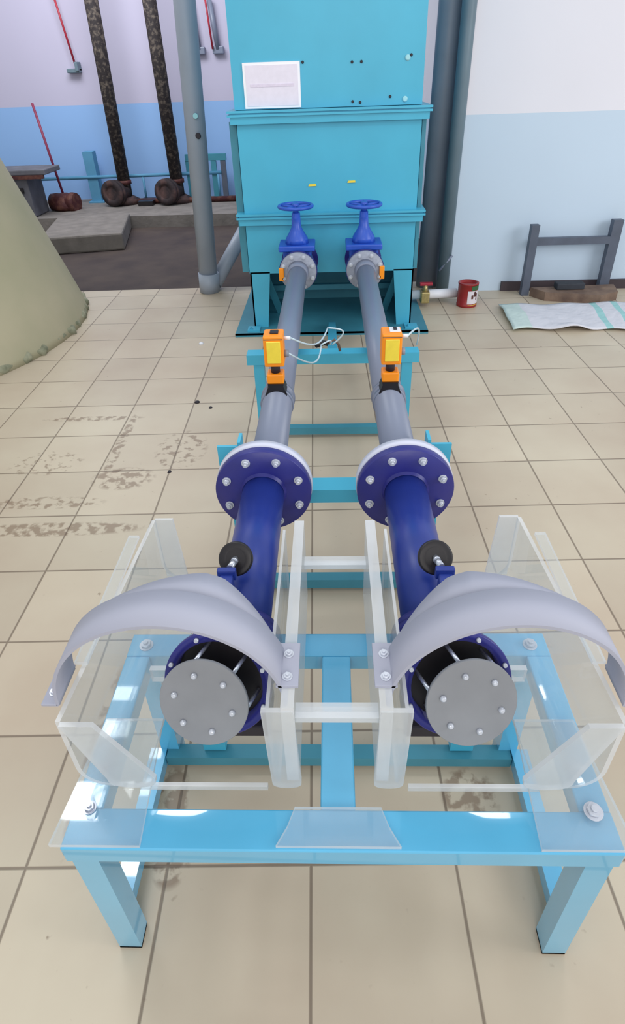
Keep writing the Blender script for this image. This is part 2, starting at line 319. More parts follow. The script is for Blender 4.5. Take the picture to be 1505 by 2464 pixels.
for x, z in ((0.135, 1.618), (0.19, 1.618), (0.14, 1.42), (0.185, 1.415), (0.365, 1.44), (-0.155, 1.625), (0.48, 1.642)): tank_bolt(x, z, 0.008, 'dark')
for x, z in ((0.46, 1.63), (0.455, 1.425)): tank_bolt(x, z, 0.016, 'stain_blue')
s = thing('paper_notice', (-0.345, 4.19, 1.51), 'white rectangular notice sheet stuck on the upper left of the turquoise tank', 'notice')
b = MB(); b.box(-0.512, -0.172, 4.196, 4.204, 1.40, 1.632); b.done('margin', M_['paper_edge'], s)
b = MB(); b.box(-0.496, -0.186, 4.193, 4.197, 1.412, 1.618); b.done('printed_area', M_['paper'], s)
b = MB(); b.box(-0.47, -0.21, 4.1905, 4.194, 1.51, 1.524); b.done('faint_text_line', M_['paper_line'], s)
for x, z, lab in ((-0.118, 0.967, 'small yellow sticker on the tank above the left handwheel'), (0.135, 0.982, 'small yellow sticker on the tank above the right handwheel')):
    b = MB(); b.prism([(x - 0.026, z - 0.006), (x + 0.026, z - 0.005), (x + 0.024, z + 0.007), (x - 0.02, z + 0.006)], 'y', 4.194, 4.201)
    tag(b.done('sticker', M_['yellow']), lab, 'sticker', 'yellow stickers on the tank')

# ============================================================ TRESTLES AND FRONT STAND
def trestle(y, half, zt, label, ears, strut=False):
    t = thing('pipe_trestle', (0, y, 0), label, 'stand', 'turquoise pipe trestles')
    b = MB(); b.box(-half, half, y, y + 0.07, zt - 0.05, zt); b.done('top_bar', M_['teal'], t)
    b = MB(); b.box(-half + 0.03, half - 0.03, y + 0.01, y + 0.05, 0.02, 0.06); b.done('lower_brace', M_['teal_dark'], t)
    for sx in (-1, 1):
        b = MB(); x = sx * (half - 0.03)
        b.box(min(x, x - sx * 0.05), max(x, x - sx * 0.05), y + 0.005, y + 0.045, 0, zt - 0.05); b.done('leg', M_['teal'], t)
        if ears:
            b = MB(); b.box(min(x - sx * 0.04, x + sx * 0.035), max(x - sx * 0.04, x + sx * 0.035), y + 0.06, y + 0.07, zt - 0.05, zt + 0.13)
            b.box(min(x - sx * 0.04, x - sx * 0.03), max(x - sx * 0.04, x - sx * 0.03), y + 0.06, y + 0.12, zt - 0.02, zt + 0.145); b.done('cradle_ear', M_['teal'], t)
    if strut:
        b = MB(); b.bar((0.0, y + 0.06, zt - 0.03), (0.0, 4.14, 0.05), 0.05, 0.04); b.done('strut', M_['teal'], t)
    return t
trestle(2.62, 0.41, 0.465, 'turquoise trestle under the grey pipes just in front of the tank', False, True)
trestle(1.525, 0.365, 0.465, 'turquoise trestle under the big blue flanges halfway along the pipes', True)

F = thing('steel_stand', (0, 0.7, 0), 'low sky blue steel stand in the foreground carrying the clear troughs', 'stand')
XW = 0.487
b = MB(); b.bevelled(-XW, XW, 0.475, 0.545, 0.412, 0.46, 0.003); b.done('front_beam', M_['teal_gloss'], F)
b = MB(); b.bevelled(-XW, XW, 0.885, 0.95, 0.412, 0.46, 0.003); b.done('rear_beam', M_['teal_gloss'], F)
b = MB(); b.bevelled(-0.032, 0.032, 0.545, 0.885, 0.412, 0.459, 0.003); b.done('centre_beam', M_['teal_gloss'], F)
for sx in (-1, 1):
    a, c = sorted((sx * XW, sx * (XW - 0.055)))
    b = MB(); b.bevelled(a, c, 0.545, 0.885, 0.412, 0.459, 0.003); b.done('side_beam', M_['teal_gloss'], F)
    b = MB(); a, c = sorted((sx * 0.505, sx * 0.462)); b.box(a, c, 0.52, 0.9, 0.02, 0.06); b.done('side_rail', M_['teal_gloss'], F)
    for y in (0.478, 0.9):
        b = MB(); a, c = sorted((sx * 0.478, sx * 0.43)); b.box(a, c, y, y + 0.045, 0.0, 0.412)
        b.box(min(a, a), c, y, y + 0.045, 0, 0.006); b.done('leg', M_['teal_gloss'], F)
    b = MB(); b.prism([(sx * 0.43, 0.412), (sx * 0.43, 0.36), (sx * 0.37, 0.412)], 'y', 0.90, 0.908); b.done('corner_gusset', M_['teal'], F)
    b = MB(); b.hexa((sx * 0.447, 0.915, 0.46), (0, 0, 1), 0.012, 0.01); b.done('bolt', M_['bolt'], F)
    b = MB(); b.box(min(sx * 0.30, sx * 0.36), max(sx * 0.30, sx * 0.36), 0.895, 0.925, 0.06, 0.14); b.done('brace_bracket', M_['teal'], F)
b = MB(); b.box(-0.46, 0.46, 0.875, 0.915, 0.02, 0.055); b.done('lower_brace', M_['teal_dark'], F)

# ============================================================ PIPES, VALVES, SENSORS, NOZZLES (left sx=-1, right sx=+1)
PX = 0.212; PZ = 0.53
side = {-1: 'left', 1: 'right'}
for sx in (-1, 1):
    L_ = side[sx]; x = sx * PX; other = 'left-hand' if sx < 0 else 'right-hand'
    # ---- gate valve
    V = thing('gate_valve', (x, 4.0, 0.4), f'blue gate valve with handwheel on the tank, {other} one of the pair', 'valve', 'gate valves on the tank front')
    vx = sx * 0.213 - 0.006
    b = MB(); b.lathe((x, 3.82, PZ - 0.005), (0, 1, 0), [(0, 0.122), (0.022, 0.122), (0.022, 0.085), (0.06, 0.095), (0.14, 0.105), (0.22, 0.095), (0.26, 0.085), (0.26, 0.122), (0.285, 0.122)], 40); b.done('valve_body', M_['blue_deep'], V)
    b = MB(); b.cyl((x, 4.105, PZ), (x, 4.2, PZ), 0.08); b.done('inlet_stub', M_['blue_deep'], V)
    b = MB()
    b.bevelled(vx - 0.115, vx + 0.115, 3.86, 4.06, 0.632, 0.668, 0.008)
    b.bevelled(vx - 0.09, vx + 0.09, 3.89, 4.04, 0.56, 0.64, 0.01)
    b.done('bonnet_flange', M_['valve'], V)
    b = MB(); b.lathe((vx, 3.955, 0.668), (0, 0, 1), [(0, 0.085), (0.02, 0.08), (0.055, 0.055), (0.075, 0.035)], 4); b.lathe((vx, 3.955, 0.668), (0, 0, 1), [(0, 0.075), (0.03, 0.07), (0.07, 0.045), (0.1, 0.03), (0.18, 0.026)], 20)
    b.done('bonnet', M_['valve'], V)
    b = MB(); b.cyl((vx, 3.955, 0.84), (vx, 3.955, 0.9), 0.018, 16); b.done('stem', M_['valve'], V)
    hw = MB(); hw.torus((vx, 3.955, 0.886), (0, 0, 1), 0.103, 0.011); hw.lathe((vx, 3.955, 0.874), (0, 0, 1), [(0, 0.024), (0.03, 0.02)], 16)
    for k in range(5):
        an = 2 * math.pi * k / 5 + 0.3; hw.tube([(vx, 3.955, 0.884), (vx + 0.1 * math.cos(an), 3.955 + 0.1 * math.sin(an), 0.886)], 0.008, 8)
    hw.done('handwheel', M_['valve'], V)
    b = MB(); xx = x + sx * 0.105; b.bevelled(xx - 0.016, xx + 0.016, 3.78, 3.80, 0.475, 0.555, 0.004); b.done('orange_tag', M_['orange'], V)
    # ---- grey pipe
    P = thing('grey_pipe', (x, 2.6, 0.47), f'straight grey plastic pipe running back to the tank, {other} one of the pair', 'pipe', 'grey plastic pipes')
    b = MB(); b.cyl((x, 1.47, PZ), (x, 3.79, PZ), 0.0575, 48); b.done('pipe_run', M_['pvc'], P)
    b = MB(); b.lathe((x, 3.70, PZ), (0, 1, 0), [(0, 0.0585), (0.0, 0.064), (0.095, 0.068)], 40); b.done('socket', M_['pvc'], P)
    b = MB(); b.lathe((x, 3.792, PZ - 0.004), (0, 1, 0), [(0, 0.0585), (0, 0.116), (0.028, 0.118), (0.028, 0.0585)], 48); b.done('far_flange', M_['pvc_flange'], P)
    for k in range(8):
        an = R(22.5 + 45 * k); b = MB(); b.hexa((x + 0.098 * math.cos(an), 3.792, PZ - 0.004 + 0.098 * math.sin(an)), (0, -1, 0), 0.0095, 0.012); b.done('flange_bolt', M_['bolt'], P)
    b = MB(); b.lathe((x, 1.457, PZ), (0, 1, 0), [(0, 0.058), (0, 0.146), (0.03, 0.146), (0.03, 0.058)], 64); b.done('near_flange', M_['pvc_light'], P)
    # ---- flow sensor
    sy = 2.02
    S = thing('flow_sensor', (x, sy, 0.585), f'orange and yellow electronic flow sensor standing on the {L_} grey pipe', 'sensor', 'orange flow sensors')
    b = MB(); b.lathe((x, sy - 0.03, PZ), (0, 1, 0), [(0, 0.0580), (0, 0.064), (0.012, 0.064), (0.012, 0.0615), (0.05, 0.0615), (0.05, 0.066), (0.062, 0.066), (0.062, 0.058)], 40, cap=False); b.done('saddle_clamp', M_['pvc'], S)
    b = MB(); b.prism([(x - 0.038, 0.580), (x + 0.038, 0.580), (x + 0.028, 0.606), (x + 0.03, 0.616), (x - 0.03, 0.616), (x - 0.028, 0.606)], 'y', sy - 0.034, sy + 0.034); b.box(x - 0.04, x + 0.04, sy - 0.04, sy - 0.03, 0.566, 0.578); b.done('black_collar', M_['black'], S)
    b = MB(); b.bevelled(x - 0.031, x + 0.031, sy - 0.028, sy + 0.03, 0.614, 0.652, 0.005); b.done('orange_base', M_['orange'], S)
    b = MB(); b.cyl((x, sy, 0.65), (x, sy, 0.69), 0.017, 20); b.done('neck', M_['dark'], S)
    b = MB(); b.bevelled(x - 0.036, x + 0.036, sy - 0.03, sy + 0.05, 0.683, 0.80, 0.006); b.done('housing', M_['orange'], S)
    b = MB(); b.bevelled(x - 0.024, x + 0.026, sy - 0.036, sy - 0.028, 0.700, 0.782, 0.002); b.done('display_window', M_['yellow'], S)
    b = MB(); b.box(x - 0.034, x + 0.034, sy - 0.031, sy - 0.028, 0.787, 0.790); b.done('lid_seam', M_['wood'], S)
    b = MB()
    if sx < 0: b.bevelled(x - 0.012, x + 0.018, sy - 0.004, sy + 0.026, 0.80, 0.806, 0.002); b.done('cap', M_['dark'], S)
    else:
        b.bevelled(x - 0.008, x + 0.03, sy - 0.012, sy + 0.032, 0.80, 0.805, 0.002); b.done('white_badge', M_['white'], S)
        b = MB(); b.box(x + 0.006, x + 0.018, sy + 0.0, sy + 0.024, 0.805, 0.808); b.done('badge_mark', M_['dark'], S)
    b = MB(); b.cyl((x + 0.036, sy + 0.02, 0.775), (x + 0.06, sy + 0.02, 0.775), 0.007, 12); b.done('upper_gland', M_['white'], S)
    b = MB(); b.cyl((x + 0.036, sy + 0.01, 0.72), (x + 0.052, sy + 0.01, 0.72), 0.013, 12); b.done('lower_gland', M_['pvc_dark'], S)
    # ---- blue pipe
    B = thing('blue_pipe', (x, 1.2, 0.45), f'thick dark blue steel pipe with bolted round flange, {other} one of the pair', 'pipe', 'blue steel pipes')
    b = MB(); b.cyl((x, 0.865, PZ), (x, 1.43, PZ), 0.063, 56); b.done('pipe_run', M_['blue'], B)
    b = MB(); b.lathe((x, 1.427, PZ), (0, 1, 0), [(0, 0.064), (0, 0.142), (0.003, 0.144), (0.027, 0.144), (0.029, 0.142), (0.029, 0.064)], 72); b.lathe((x, 1.418, PZ), (0, 1, 0), [(0, 0.0635), (0.009, 0.07)], 56, cap=False); b.done('flange', M_['blue_deep'], B)
    for k in range(8):
        an = R(22.5 + 45 * k); b = MB(); b.hexa((x + 0.115 * math.cos(an), 1.427, PZ + 0.115 * math.sin(an)), (0, -1, 0), 0.0095, 0.013); b.done('flange_bolt', M_['bolt'], B)

    # ---- release valve at the near end
    n = Vector((sx * 0.10, -0.88, 0.40)).normalized()
    c0 = Vector((sx * 0.231, 0.722, 0.584))
    N = thing('release_valve', (sx * 0.23, 0.8, 0.45), f'blue outlet valve with grey round end plate under the {L_} hood', 'valve', 'outlet valves under the hoods')
    b = MB(); b.lathe((x, 0.868, PZ), (0, -1, 0), [(0, 0.063), (0, 0.094), (0.018, 0.094), (0.018, 0.075), (0.05, 0.085), (0.075, 0.09)], 48); b.lathe((x, 0.888, PZ), (0, -1, 0), [(0, 0.063), (0, 0.09), (0.018, 0.09)], 48)
    b.done('rear_flange', M_['blue_deep'], N)
    b = MB(); b.lathe(c0 - n * 0.02, n, [(-0.03, 0.085), (0.0, 0.102), (0.012, 0.108), (0.026, 0.108), (0.028, 0.106), (0.028, 0.09), (-0.01, 0.088), (-0.03, 0.02)], 56); b.tube([(x, 0.86, PZ), (x * 1.01, 0.83, PZ + 0.005), (x * 1.04, 0.79, PZ + 0.022), tuple(c0 - n * 0.04)], [0.08, 0.085, 0.09, 0.09], 40); b.done('bell_ring', M_['blue_deep'], N)
    b = MB(); b.lathe(c0 - n * 0.024, n, [(0, 0.0885), (0.004, 0.0885)], 40); b.done('throat_shade', M_['black'], N)  # black disc standing in for the shade inside the hollow bell
    a = n.orthogonal().normalized(); a = (Vector((1, 0, 0)) - n * n.x).normalized(); bb = n.cross(a)
    dc = Vector((sx * 0.248, 0.665, 0.602))
    D = MB(); D.lathe(dc, n, [(-0.008, 0.084), (-0.006, 0.0855), (0.0, 0.0855), (0.001, 0.0845)], 72); D = D.done('end_plate', M_['disc'], N)
    for k in range(6):
        an = R(45 + 60 * k); p = dc + (a * math.cos(an) + bb * math.sin(an)) * 0.057
        b = MB(); b.lathe(p, n, [(0, 0.0062), (0.006, 0.006), (0.0095, 0.003)], 14); b.done('plate_bolt', M_['bolt'], D)
    for k in range(6):
        an = R(45 + 60 * k); p = c0 + (a * math.cos(an) + bb * math.sin(an)) * 0.078
        b = MB(); b.cyl(p - n * 0.02, dc - n * 0.004 + (a * math.cos(an) + bb * math.sin(an)) * 0.076, 0.004, 10); b.done('spacer_stud', M_['steel'], N)
    for k in range(8):
        an = R(22 + 45 * k); p = c0 + n * 0.006 + (a * math.cos(an) + bb * math.sin(an)) * 0.0985 + n * 0.003
        b = MB(); b.lathe(p, n, [(0, 0.005), (0.005, 0.004)], 12); b.done('ring_bolt', M_['bolt'], N)
    for k in range(8):
        an = R(22 + 45 * k); b = MB(); b.lathe((x + 0.082 * math.cos(an), 0.889, PZ + 0.082 * math.sin(an)), (0, 1, 0), [(0, 0.006), (0.006, 0.004)], 10); b.done('flange_bolt', M_['bolt'], N)
    # small black handwheel on its stem
    wc = Vector((sx * 0.226, 1.0, 0.655)); wn = Vector((sx * 0.12, -0.8, 0.62)).normalized()
    b = MB(); b.lathe(wc - wn * 0.008, wn, [(0, 0.030), (0.0, 0.036), (0.003, 0.0395), (0.013, 0.0395), (0.016, 0.036), (0.011, 0.02), (0.011, 0.012)], 40); b.lathe(wc - wn * 0.006, wn, [(0, 0.031), (0.01, 0.03)], 30); b.done('black_handwheel', M_['black'], N)
    b = MB(); e = Vector((sx * 0.234, 0.962, 0.662)); b.cyl(wc, e, 0.0075, 16); b.lathe(wc + (e - wc) * 0.15, e - wc, [(0, 0.009), (0.008, 0.0085)], 12); b.done('stem', M_['steel'], N)
    b = MB(); b.bevelled(sx * 0.24 - 0.021, sx * 0.24 + 0.021, 0.945, 0.960, 0.640, 0.668, 0.003); b.bevelled(sx * 0.24 - 0.015, sx * 0.24 + 0.015, 0.90, 0.95, 0.57, 0.658, 0.004); b.done('stem_bracket', M_['blue'], N)
    b = MB(); b.bevelled(min(sx * 0.135, sx * 0.32), max(sx * 0.135, sx * 0.32), 0.695, 0.79, 0.445, 0.478, 0.004); b.done('rubber_pad', M_['dark'], N)

    # ---- hood: half-round band with a tail at the back
    cxh = sx * 0.287; RZ = 0.667; RR = 0.196; th = 0.006
    H_ = thing('curved_hood', (cxh, 0.67, 0.67), f'matte grey sheet metal arch hood over the {L_} outlet, bolted to clear walls', 'hood', 'grey arch hoods')
    def interp(t, tb):
        for (a0, v0), (a1, v1) in zip(tb, tb[1:]):
            if a0 <= t <= a1: return v0 + (v1 - v0) * (t - a0) / (a1 - a0)
        return tb[-1][1]
    def band(b, yf, yr, radf, radr, steps=60, t0=0, t1=180):
        rows = []
        for i in range(steps + 1):
            th_ = t0 + (t1 - t0) * i / steps; an = R(th_)
            # theta=0 is the foot nearest the centre line
            cx_, sn = math.cos(an), math.sin(an); row = []
            for (yy, rad) in ((yf(th_), radf(th_)), (yr(th_), radr(th_))):
                for dr in (0, th):
                    row.append(b.bm.verts.new((cxh - sx * (rad + dr) * cx_, yy, RZ + (rad + dr) * sn)))
            rows.append(row)
        for p, q in zip(rows, rows[1:]):
            for i, j in ((0, 1), (1, 3), (3, 2), (2, 0)):
                f = b.bm.faces.new((p[i], p[j], q[j], q[i])); f.smooth = (i, j) in ((1, 3), (2, 0))
        b.bm.faces.new((rows[0][0], rows[0][2], rows[0][3], rows[0][1])); b.bm.faces.new((rows[-1][0], rows[-1][1], rows[-1][3], rows[-1][2]))
    YF = 0.615
    rear = [(0, 0.692), (180, 0.692)]
    b = MB(); band(b, lambda t: YF, lambda t: interp(t, rear), lambda t: RR, lambda t: RR); b.done('front_band', M_['hood'], H_)
    tail = [(18, 0.694), (35, 0.722), (50, 0.75), (60, 0.768), (72, 0.768), (90, 0.742), (110, 0.715), (140, 0.694)]
    b = MB(); band(b, lambda t: 0.688, lambda t: interp(t, tail), lambda t: RR - 0.007, lambda t: RR - 0.007 - max(0, (interp(t, tail) - 0.694)) * 0.26, 50, 18, 140); b.done('rear_tail', M_['hood'], H_)
    for xx, w_ in ((sx * 0.083, 0.038), (sx * 0.501, 0.030)):
        b = MB(); b.bevelled(xx - w_ / 2, xx + w_ / 2, YF - 0.0, YF + 0.09, 0.716, 0.722, 0.001) if abs(xx) < 0.2 else b.bevelled(xx - w_ / 2, xx + w_ / 2, YF, YF + 0.085, 0.664, 0.670, 0.001)
        zf = 0.722 if abs(xx) < 0.2 else 0.670
        br = b.done('mounting_bracket', M_['hood'], H_)
        for yb in ((YF + 0.018, YF + 0.065) if abs(xx) < 0.2 else (YF + 0.025,)):
            b = MB(); b.hexa((xx, yb, zf), (0, 0, 1), 0.0065, 0.006); b.done('bolt', M_['bolt'], br)

    # ---- clear trough
    A = thing('acrylic_trough', (sx * 0.28, 0.8, 0.47), f'clear acrylic open-topped trough around the {L_} outlet on the blue stand', 'trough', 'clear acrylic troughs')
    AM = [M_['acryl'], M_['acryl_edge']]
    def wall(name, x0, x1, y0, y1, z0, z1, axis):
        b = MB(); b.box(min(x0, x1), max(x0, x1), y0, y1, z0, z1, 0, 1, axis); return b.done(name, None, A, AM)
    def prof_wall(name, pts, y0, y1, t_, taper=0.0, mats=AM):
        b = MB(); v = []
        for i, p in enumerate(pts):
            p0 = Vector(pts[max(i - 1, 0)]); p1 = Vector(pts[min(i + 1, len(pts) - 1)]); d = (p1 - p0).normalized(); q = Vector(p) + Vector((d.y, -d.x)) * t_
            v.append([b.bm.verts.new((sx * (u - (taper if yy == y1 else 0)), yy, zz)) for u, zz in ((p[0], p[1]), (q.x, q.y)) for yy in (y0, y1)])
        for p, q in zip(v, v[1:]):
            for ids, mi in (((0, 1), 0), ((2, 3), 0), ((0, 2), 1), ((1, 3), 1)):
                f = b.bm.faces.new((p[ids[0]], p[ids[1]], q[ids[1]], q[ids[0]])); f.material_index = mi
        for e_ in (v[0], v[-1]): b.bm.faces.new((e_[0], e_[1], e_[3], e_[2])).material_index = 1
        return b.done(name, None, A, mats)
    zb = 0.4705
    prof_wall('outer_wall', [(0.472, 0.665)] + [(0.472 - 0.05 + 0.05 * math.cos(R(90 * k / 8)), zb + 0.05 - 0.05 * math.sin(R(90 * k / 8))) for k in range(9)] + [(0.365, zb)], 0.585, 1.13, -0.009, 0.03)
    prof_wall('inner_wall', [(0.118, 0.706), (0.118, 0.50), (0.112, 0.478)], 0.585, 1.04, 0.006)
    # thick centre wall with a round nose at the bottom, running further back
    nose = [(0.578, 0.716), (1.06, 0.716), (1.06, 0.478), (0.60, 0.478), (0.585, 0.484), (0.578, 0.498)]
    b = MB(); b.prism(nose, 'x', sx * 0.070, sx * 0.092, 0, 1); b.done('centre_wall', None, A, AM)
    MIST = [M_['acryl_mist'], M_['acryl_edge']]
    def rounded(x0, x1, x2, x3, zt, zb_, r=0.02):
        """front plate outline: top x0..x1, bottom x2..x3 with rounded lower corners"""
        lo = [(x2 + (x3 - x2) * 0.5 - (x3 - x2) * 0.5 * math.cos(R(a)), zb_ + r * (1 - math.sin(R(a)) ** 0.6)) for a in range(0, 181, 15)]
        return [(x1 * sx, zt), (x0 * sx, zt)] + [(sx * u, z) for u, z in lo]
    b = MB(); b.prism(rounded(0.072, 0.125, 0.066, 0.120, 0.706, 0.474), 'y', 0.576, 0.585, 0, 1); b.done('front_closing_strip', None, A, MIST)
    b = MB(); b.prism(rounded(0.415, 0.472, 0.335, 0.425, 0.665, 0.472, 0.03), 'y', 0.576, 0.585, 0, 1); b.done('front_brace', None, A, MIST)
    b = MB(); b.prism([(sx * 0.445, 0.665), (sx * 0.40, 0.665), (sx * 0.39, 0.475), (sx * 0.445, 0.475)], 'y', 1.13, 1.138, 0, 1); b.done('rear_brace', None, A, MIST)
    wall('outer_top_lip', sx * 0.462, sx * 0.486, 0.70, 1.06, 0.668, 0.676, 'z')
    b = MB(); b.box(min(sx * 0.20, sx * 0.40), max(sx * 0.20, sx * 0.40), 0.80, 0.812, 0.482, 0.52, 0, 1, 'y'); b.done('stiffening_rib', None, A, AM)
    b = MB(); b.prism([(sx * 0.505, 0.478), (sx * 0.345, 0.478), (sx * 0.352, 0.60), (sx * 0.36, 0.72), (sx * 0.478, 0.72)], 'z', 0.4605, 0.4695, 0, 1); fp = b.done('foot_plate', None, A, AM)
    b = MB(); b.hexa((sx * 0.452, 0.54, 0.4695), (0, 0, 1), 0.0125 if sx > 0 else 0.009, 0.009); b.done('foot_bolt', M_['bolt' if sx > 0 else 'steel'], fp)
    wall('front_bottom_lip', sx * 0.13, sx * 0.37, 0.578, 0.586, 0.462, 0.474, 'y')

# shared acrylic pieces between the troughs
AM = [M_['acryl'], M_['acryl_edge']]
b = MB(); b.prism([(-0.108, 0.48), (0.108, 0.48), (0.09, 0.512), (0.078, 0.545), (-0.078, 0.545), (-0.09, 0.512)], 'z', 0.4605, 0.4695, 0, 1)
tag(b.done('acrylic_plate', None, None, AM), 'flat clear acrylic plate lying on the middle of the front blue beam', 'plate')
for y, z, lab in ((0.585, 0.665, 'clear acrylic spacer bar joining the two troughs at the front'), (0.99, 0.63, 'clear acrylic spacer bar joining the two troughs at the back')):
    b = MB(); b.box(-0.07, 0.07, y, y + 0.03, z, z + 0.012, 0, 1, 'y'); b.box(-0.07, 0.07, y, y + 0.012, z + 0.001, z + 0.013, 1)
    tag(b.done('spacer_bar', None, None, AM), lab, 'bar', 'acrylic spacer bars')
# sensor cables
def arc(p, q, bulge, n=14):
    p, q, bulge = Vector(p), Vector(q), Vector(bulge); return [p.lerp(q, i / n) + bulge * math.sin(math.pi * i / n) for i in range(n + 1)]
xl = -PX
b = MB(); b.tube(arc((xl + 0.06, 2.04, 0.775), (-0.02, 2.55, 0.62), (0.02, -0.05, -0.03)) + arc((-0.02, 2.55, 0.62), (0.0, 2.6, 0.52), (0.06, 0, 0.02)), 0.0035, 8)
tag(b.done('sensor_cable', M_['cable']), 'thin pale cable looping from the upper side of the left orange sensor', 'cable', 'pale sensor cables')
b = MB(); b.tube(arc((xl + 0.05, 2.03, 0.72), (-0.05, 2.5, 0.56), (0.03, 0, -0.06)) + arc((-0.05, 2.5, 0.56), (-0.01, 2.6, 0.52), (0.02, 0, 0.02)), 0.0035, 8)
tag(b.done('sensor_cable', M_['cable']), 'thin pale cable hanging from the lower side of the left orange sensor', 'cable', 'pale sensor cables')
b = MB(); b.tube(arc((PX + 0.06, 2.04, 0.775), (0.4, 2.66, 0.49), (0.02, 0, 0.05)), 0.0035, 8)
tag(b.done('sensor_cable', M_['cable']), 'thin pale cable running right from the right orange sensor', 'cable', 'pale sensor cables')
c = thing('cable_connector', (-0.04, 2.6, 0.5), 'black and copper cable connector beside the left grey pipe', 'connector')
b = MB(); b.tube([(-0.075, 2.57, 0.53), (-0.04, 2.6, 0.53), (-0.02, 2.6, 0.525)], 0.012, 10); b.done('plug', M_['black'], c)
b = MB(); b.tube([(-0.02, 2.6, 0.525), (0.01, 2.61, 0.54), (0.03, 2.62, 0.51), (0.035, 2.62, 0.48)], 0.006, 8); b.done('bare_wire', M_['wood'], c)

# ============================================================ BACKGROUND, LEFT
def polytube(name, pts, r, m, parent=None): b = MB(); b.tube(pts, r, 24); return b.done(name, M_[m], parent)
gp = thing('standing_pipe', (-1.075, 5.16, 0), 'tall grey plastic pipe standing on the tiles left of the turquoise tank', 'pipe')
b = MB(); b.cyl((-1.075, 5.17, 0), (-0.945, 5.2, 3.4), 0.078, 40); b.done('upright', M_['pvc_stand'], gp)
b = MB(); b.cyl((-1.073, 5.17, 0.0), (-1.066, 5.17, 0.16), 0.088, 40); b.done('bottom_socket', M_['pvc_stand'], gp)
b = MB(); b.cyl((-1.03, 5.22, 0.05), (-0.72, 5.6, 0.5), 0.06, 24); b.done('branch', M_['pvc_stand'], gp)
b = MB(); b.lathe((-1.0, 5.1, 1.33), (0, -1, 0), [(0, 0.02), (0.012, 0.018)], 12); b.done('pale_plug', M_['stain_blue'], gp)
b = MB(); b.lathe((-0.998, 5.1, 1.2), (0, -1, 0), [(0, 0.022), (0.01, 0.018)], 12); b.done('dark_plug', M_['dark'], gp)

def rusty(x0, x1, y, lab):
    t = thing('rusty_pipe', (x0, y, 0.13), lab, 'pipe', 'rusty iron pipes by the far wall')
    b = MB(); b.cyl((x0, y, 0.22), (x1, y - 0.05, 3.4), 0.083, 20); b.done('upright', M_['rust'], t)
    b = MB(); b.lathe((x0, y, 0.38), (0, 0, 1), [(0, 0.1), (0.05, 0.1)], 20); b.done('coupling', M_['rust_red'], t)
    b = MB(); b.lathe((x0 - 0.10, y - 0.14, 0.29), (-0.3, -1, 0.1), [(-0.02, 0.12), (-0.02, 0.165), (0.03, 0.165), (0.03, 0.12), (0.055, 0.11), (0.055, 0.165), (0.095, 0.16), (0.095, 0.09), (0.08, 0.085)], 24); b.cyl((x0 - 0.12, y - 0.16, 0.29), (x0, y, 0.27), 0.11, 20); b.lathe((x0, y, 0.131), (0, 0, 1), [(0, 0.17), (0.06, 0.17), (0.1, 0.1)], 20)
    b.done('elbow_flange', M_['rust_dark'], t)
rusty(-2.83, -2.66 - 0.13, 8.85, 'leaning blotchy rusty iron pipe by the far wall, nearer the red rod')
rusty(-2.10, -1.98 - 0.14, 8.85, 'leaning blotchy rusty iron pipe by the far wall, nearer the tall grey pipe')
b = MB(); b.box(-2.62, -2.42, 8.62, 8.95, 0.13, 0.19); tag(b.done('drain_grate', M_['black']), 'flat black tray on the ledge between the two rusty pipes', 'tray')
b = MB(); b.cyl((-2.66, 8.8, 0.165), (-1.3, 8.82, 0.165), 0.035, 12); tag(b.done('floor_pipe', M_['rust_red']), 'thin dark red pipe lying on the ledge behind the rusty pipes', 'pipe')
rv = thing('red_valve', (-3.62, 8.6, 0.13), 'red valve with long thin red rod on the ledge at left', 'valve')
b = MB(); b.cyl((-3.6, 8.6, 0.25), (-3.72, 8.6, 1.36), 0.016, 10); b.done('rod', M_['red'], rv)
b = MB(); b.lathe((-3.58, 8.55, 0.13), (0, 0, 1), [(0, 0.16), (0.05, 0.2), (0.12, 0.15), (0.2, 0.06)], 14); b.lathe((-3.75, 8.55, 0.22), (1, -0.2, 0), [(0, 0.11), (0.08, 0.12), (0.2, 0.08), (0.3, 0.13), (0.36, 0.12)], 14); b.done('valve_body', M_['rust_red'], rv)
wf = thing('wall_hook', (-3.3, 9.24, 1.7), 'small grey hook bracket with red cord on the far wall', 'hook')
b = MB(); b.bevelled(-3.42, -3.25, 9.2, 9.3, 1.66, 1.71, 0.01); b.bevelled(-3.29, -3.25, 9.16, 9.3, 1.68, 1.78, 0.008); b.done('bracket', M_['pvc_teal'], wf)
b = MB(); b.cyl((-3.29, 9.2, 1.76), (-3.4, 9.2, 2.6), 0.014, 8); b.done('red_cord', M_['redbright'], wf)
for i, (x, z, lab) in enumerate(((-1.66, 1.86, 'grey pipe clip on the far wall just right of the tall grey pipe'), (-1.42, 1.86, 'grey pipe clip on the far wall just left of the turquoise tank'))):
    h = thing('pipe_clip', (x, 9.25, z), lab, 'clip', 'wall clips')
    b = MB(); b.bevelled(x - 0.07, x + 0.07, 9.22, 9.3, z - 0.05, z + 0.03, 0.01); b.cyl((x, 9.24, z), (x - 0.05, 9.24, z + 0.5), 0.03, 10); b.done('clip_body', M_['pvc'], h)
    if i: b = MB(); b.cyl((x - 0.06, 9.2, z), (x - 0.1, 9.2, z + 0.6), 0.012, 8); b.done('red_cord', M_['redbright'], h)
bp_ = thing('blue_post', (-3.3, 9.05, 0.13), 'short blue painted steel post standing against the far wall', 'post')
b = MB(); b.box(-3.38, -3.24, 9.0, 9.14, 0.13, 0.77); b.box(-3.42, -3.2, 8.96, 9.18, 0.13, 0.15); b.done('post', M_['paleblue'], bp_)
b = MB(); b.cyl((-4.1, 9.0, 0.45), (-1.5, 9.0, 0.47), 0.022, 10)
